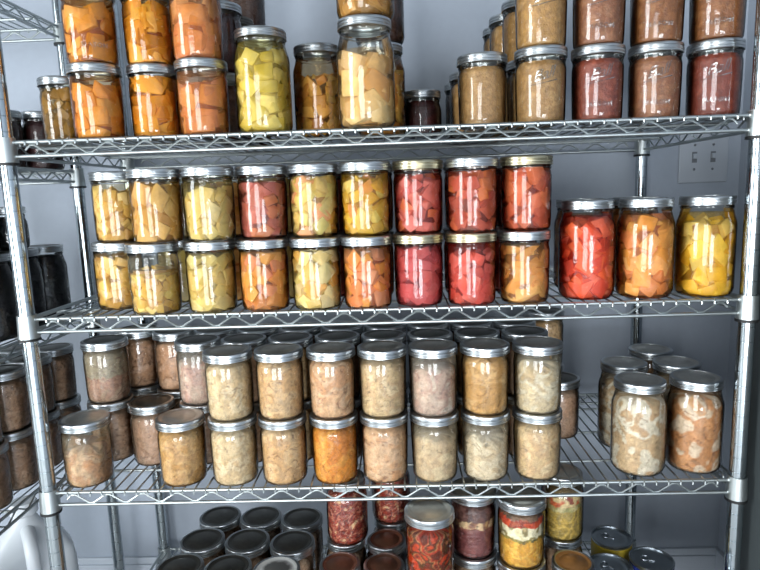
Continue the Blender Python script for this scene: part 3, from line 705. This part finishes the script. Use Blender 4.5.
for i, (k, x, y, lid, l) in enumerate(top2):
    under(k, x, y, 1)
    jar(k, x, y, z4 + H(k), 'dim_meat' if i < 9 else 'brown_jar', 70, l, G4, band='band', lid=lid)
top3 = [('r', .553, .086, 'red_relish', 'jar of dark red relish with pale flecks, stacked at left of the vegetable jars', 301),
 ('r', .641, .162, 'red_relish', 'smaller looking red relish jar partly hidden behind the orange vegetable jar', 302),
 ('p', .708, -.024, 'veg_stew', 'jar of orange and dark red vegetable mix, its silver lid below third shelf', 303),
 ('p', .803, .050, 'maroon_meat', 'jar of maroon meat with a pale band, between vegetable mix and layered peas', 304),
 ('p', .888, .018, 'bean_soup', 'jar layered with yellow split peas, white beans and red pieces', 305),
 ('r', .985, .088, 'bean_soup_dull', 'jar of greenish yellow layered soup mix, rightmost of the stacked bottom jars', 306)]
for (k, x, y, s, l, se) in top3:
    under(k, x, y, 2); jar(k, x, y, z4 + 2 * H(k), s, se, l, G4, lid='lid')
# ---- left rack
GL_ = 'jars on the left shelving unit'
lz3 = L3 + GH; lz2 = L2 + GH; lz1 = L1 + GH
for j, (yy, nm) in enumerate(((.365, 'farthest'), (.272, 'second farthest'), (.179, 'third farthest'), (.086, 'nearest seen'))):
    for c, xx in enumerate((-.160, -.255)):
        for lv in (0, 1):
            jar('p', xx - .004 * lv, yy - .03, lz3 + lv * H('p'), 'dim_meat', 74 + (j + lv) % 2, 'dim pink meat jar on left unit, %s, %s layer of the %s column' % (nm, ('lower', 'upper')[lv], ('right', 'inner')[c]), GL_, lid='shaded_lid', glass='dusty_glass')
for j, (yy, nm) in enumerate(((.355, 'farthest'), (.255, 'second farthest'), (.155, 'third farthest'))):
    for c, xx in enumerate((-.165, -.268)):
        jar('q', xx, yy - .012, lz2, 'black', 81, 'quart jar of near black preserves on left unit, %s in the %s column' % (nm, ('right', 'inner')[c]), GL_, lid='shaded_lid')
        if j: jar('h', xx - .015, yy - .004, lz2 + H('q'), 'black', 82, 'small near black jar stacked on a quart, %s, %s column of left unit' % (nm, ('right', 'inner')[c]), GL_, lid='shaded_lid')
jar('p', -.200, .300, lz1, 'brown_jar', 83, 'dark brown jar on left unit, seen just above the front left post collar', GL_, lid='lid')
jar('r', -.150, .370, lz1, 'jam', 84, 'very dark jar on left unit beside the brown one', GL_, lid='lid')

settle()
for k, x, y, z, a, kw in QUEUE: make_jar(k, x, y, z, *a, **kw)
# ------------------------------------------------------------------ cans
def can(x, y, z, labmat, label, h=.113, R=.0415):
    t = thing('food_can', label, 'can', (x, y, z), 'tin cans at the right of the bottom shelf')
    b = bmesh.new(); lathe(b, [(0, .003), (R - .004, .003), (R - .003, 0), (R - .0005, .001), (R - .0005, .004), (R - .002, .006), (R - .002, h - .006), (R - .0003, h - .004), (R, h - .001), (R - .0015, h), (R - .003, h - .001), (R - .0035, h - .0045), (R - .006, h - .005), (R - .010, h - .0036), (R - .012, h - .0042), (R - .02, h - .0038), (0, h - .0038)], 40)
    link('can_body', b, M['can_steel'], t)
    b = bmesh.new(); lathe(b, [(R - .0019, .008), (R - .0010, .0085), (R - .0010, h - .0085), (R - .0019, h - .008)], 40); link('paper_label', b, M[labmat], t)
    b = bmesh.new()
    pts = [(.012 * math.cos(a) * .62 - .012, .0085 * math.sin(a), h - .0022) for a in [2 * PI * i / 16 for i in range(17)]]
    tube(b, pts, .0012, 6); box(b, -.006, .006, -.0045, .0045, h - .0036, h - .0018, .0006); link('pull_tab', b, M['can_steel'], t)
    t.rotation_euler[2] = 2.4 + x * 3
    return t
# ------------------------------------------------------------------ switch plate
t = thing('light_switch_plate', 'white double toggle switch plate on back wall near the right corner', 'switch', (1.447, YW, Z0 + .083))
b = bmesh.new(); box(b, -.0605, .0605, -.006, 0, -.0635, .0635, .002); link('cover_plate', b, M['plate'], t)
for x in (-.023, .023):
    b = bmesh.new(); box(b, x - .0062, x + .0062, -.0068, -.005, -.0135, .0135, .0003); s_ = link('toggle_surround', b, M['slot'], t, False)
    b = bmesh.new(); box(b, x - .0048, x + .0048, -.0145, -.006, -.004, .0085, .001); link('toggle', b, M['plate'], s_)
    for z in (-.03, .03):
        b = bmesh.new(); ball(b, (x, -.006, z), .0032, 1); link('screw', b, M['slot'], t)
# ------------------------------------------------------------------ dark cabinet at right
t = thing('storage_cabinet', 'dark charcoal cabinet at right edge, beside the right chrome post', 'cabinet', (1.43, -.06, 0))
b = bmesh.new(); box(b, -.125, .105, -.22, .11, .04, 1.12, .004); link('cabinet_body', b, M['charcoal'], t)
b = bmesh.new(); box(b, -.122, .102, -.24, -.222, .05, 1.11, .004); link('door', b, M['charcoal'], t)
b = bmesh.new(); box(b, -.115, .095, -.21, .10, 0, .04, .002); link('plinth', b, M['rubber'], t)
# ------------------------------------------------------------------ plastic jugs
def jug(x, y, z, rz, label):
    t = thing('plastic_jug', label, 'jug', (x, y, z), 'white plastic jugs on the left unit'); t.rotation_euler[2] = rz; q = 1.3
    b = bmesh.new(); rings = []
    prof = [(w0 * q, h0 * q) for w0, h0 in [(.060, 0), (.070, .006), (.075, .02), (.075, .13), (.072, .155), (.060, .18), (.040, .205), (.024, .222), (.019, .232), (.019, .25)]]
    n = 40
    for w_, h_ in prof:
        e = 4 if h_ < .21 else (3 if h_ < .26 else 2); rg = []
        for i in range(n):
            a = 2 * PI * i / n; c, s = math.cos(a), math.sin(a); rr = w_ / (abs(c) ** e + abs(s) ** e) ** (1 / e)
            x_ = rr * c
            if x_ > .0 and .11 < h_ < .27: x_ *= .55
            rg.append(b.verts.new((x_, rr * s, h_)))
        rings.append(rg)
    for a_, c_ in zip(rings[:-1], rings[1:]):
        for i in range(n): b.faces.new((a_[i], a_[(i + 1) % n], c_[(i + 1) % n], c_[i]))
    b.faces.new(rings[0][::-1]); b.faces.new(rings[-1]); link('jug_body', b, M['plastic'], t)
    b = bmesh.new(); tube(b, [(v[0] * q, 0, v[2] * q) for v in [(.03, 0, .085), (.055, 0, .09), (.07, 0, .11), (.072, 0, .15), (.066, 0, .185), (.045, 0, .205), (.012, 0, .215)]], .015, 14); link('handle', b, M['plastic'], t)
    b = bmesh.new(); lathe(b, [(0, .262 * q), (.027, .262 * q), (.030, .258 * q), (.030, .24 * q), (.027, .238 * q)], 28); link('cap', b, M['plastic'], t)
    return t
can(1.100, .128, z4 + .114, 'yellow_label', 'steel can with yellow label and pull tab lid, farthest of the cans')
can(1.063, .030, z4 + .114, 'yellow_label', 'steel can with pull tab lid, left front of the cans at bottom edge')
can(1.150, .050, z4 + .114, 'blue_label', 'steel can with dark blue label and pull tab lid, right of the others')
can(1.208, -.032, z4 + .114, 'blue_label', 'steel can barely in view at the bottom edge, rightmost of the cans')
for (x, y) in ((1.100, .128), (1.063, .030), (1.150, .050), (1.208, -.032)):
    can(x, y, z4, 'blue_label', 'steel can underneath the upper layer of cans on bottom shelf')
jug(-.24, .27, L4 + GH, -.9, 'white plastic jug with open handle on the bottom of the left unit')
jug(-.25, .005, L4 + GH, 2.4, 'white plastic jug with round cap, nearer one at lower left corner')
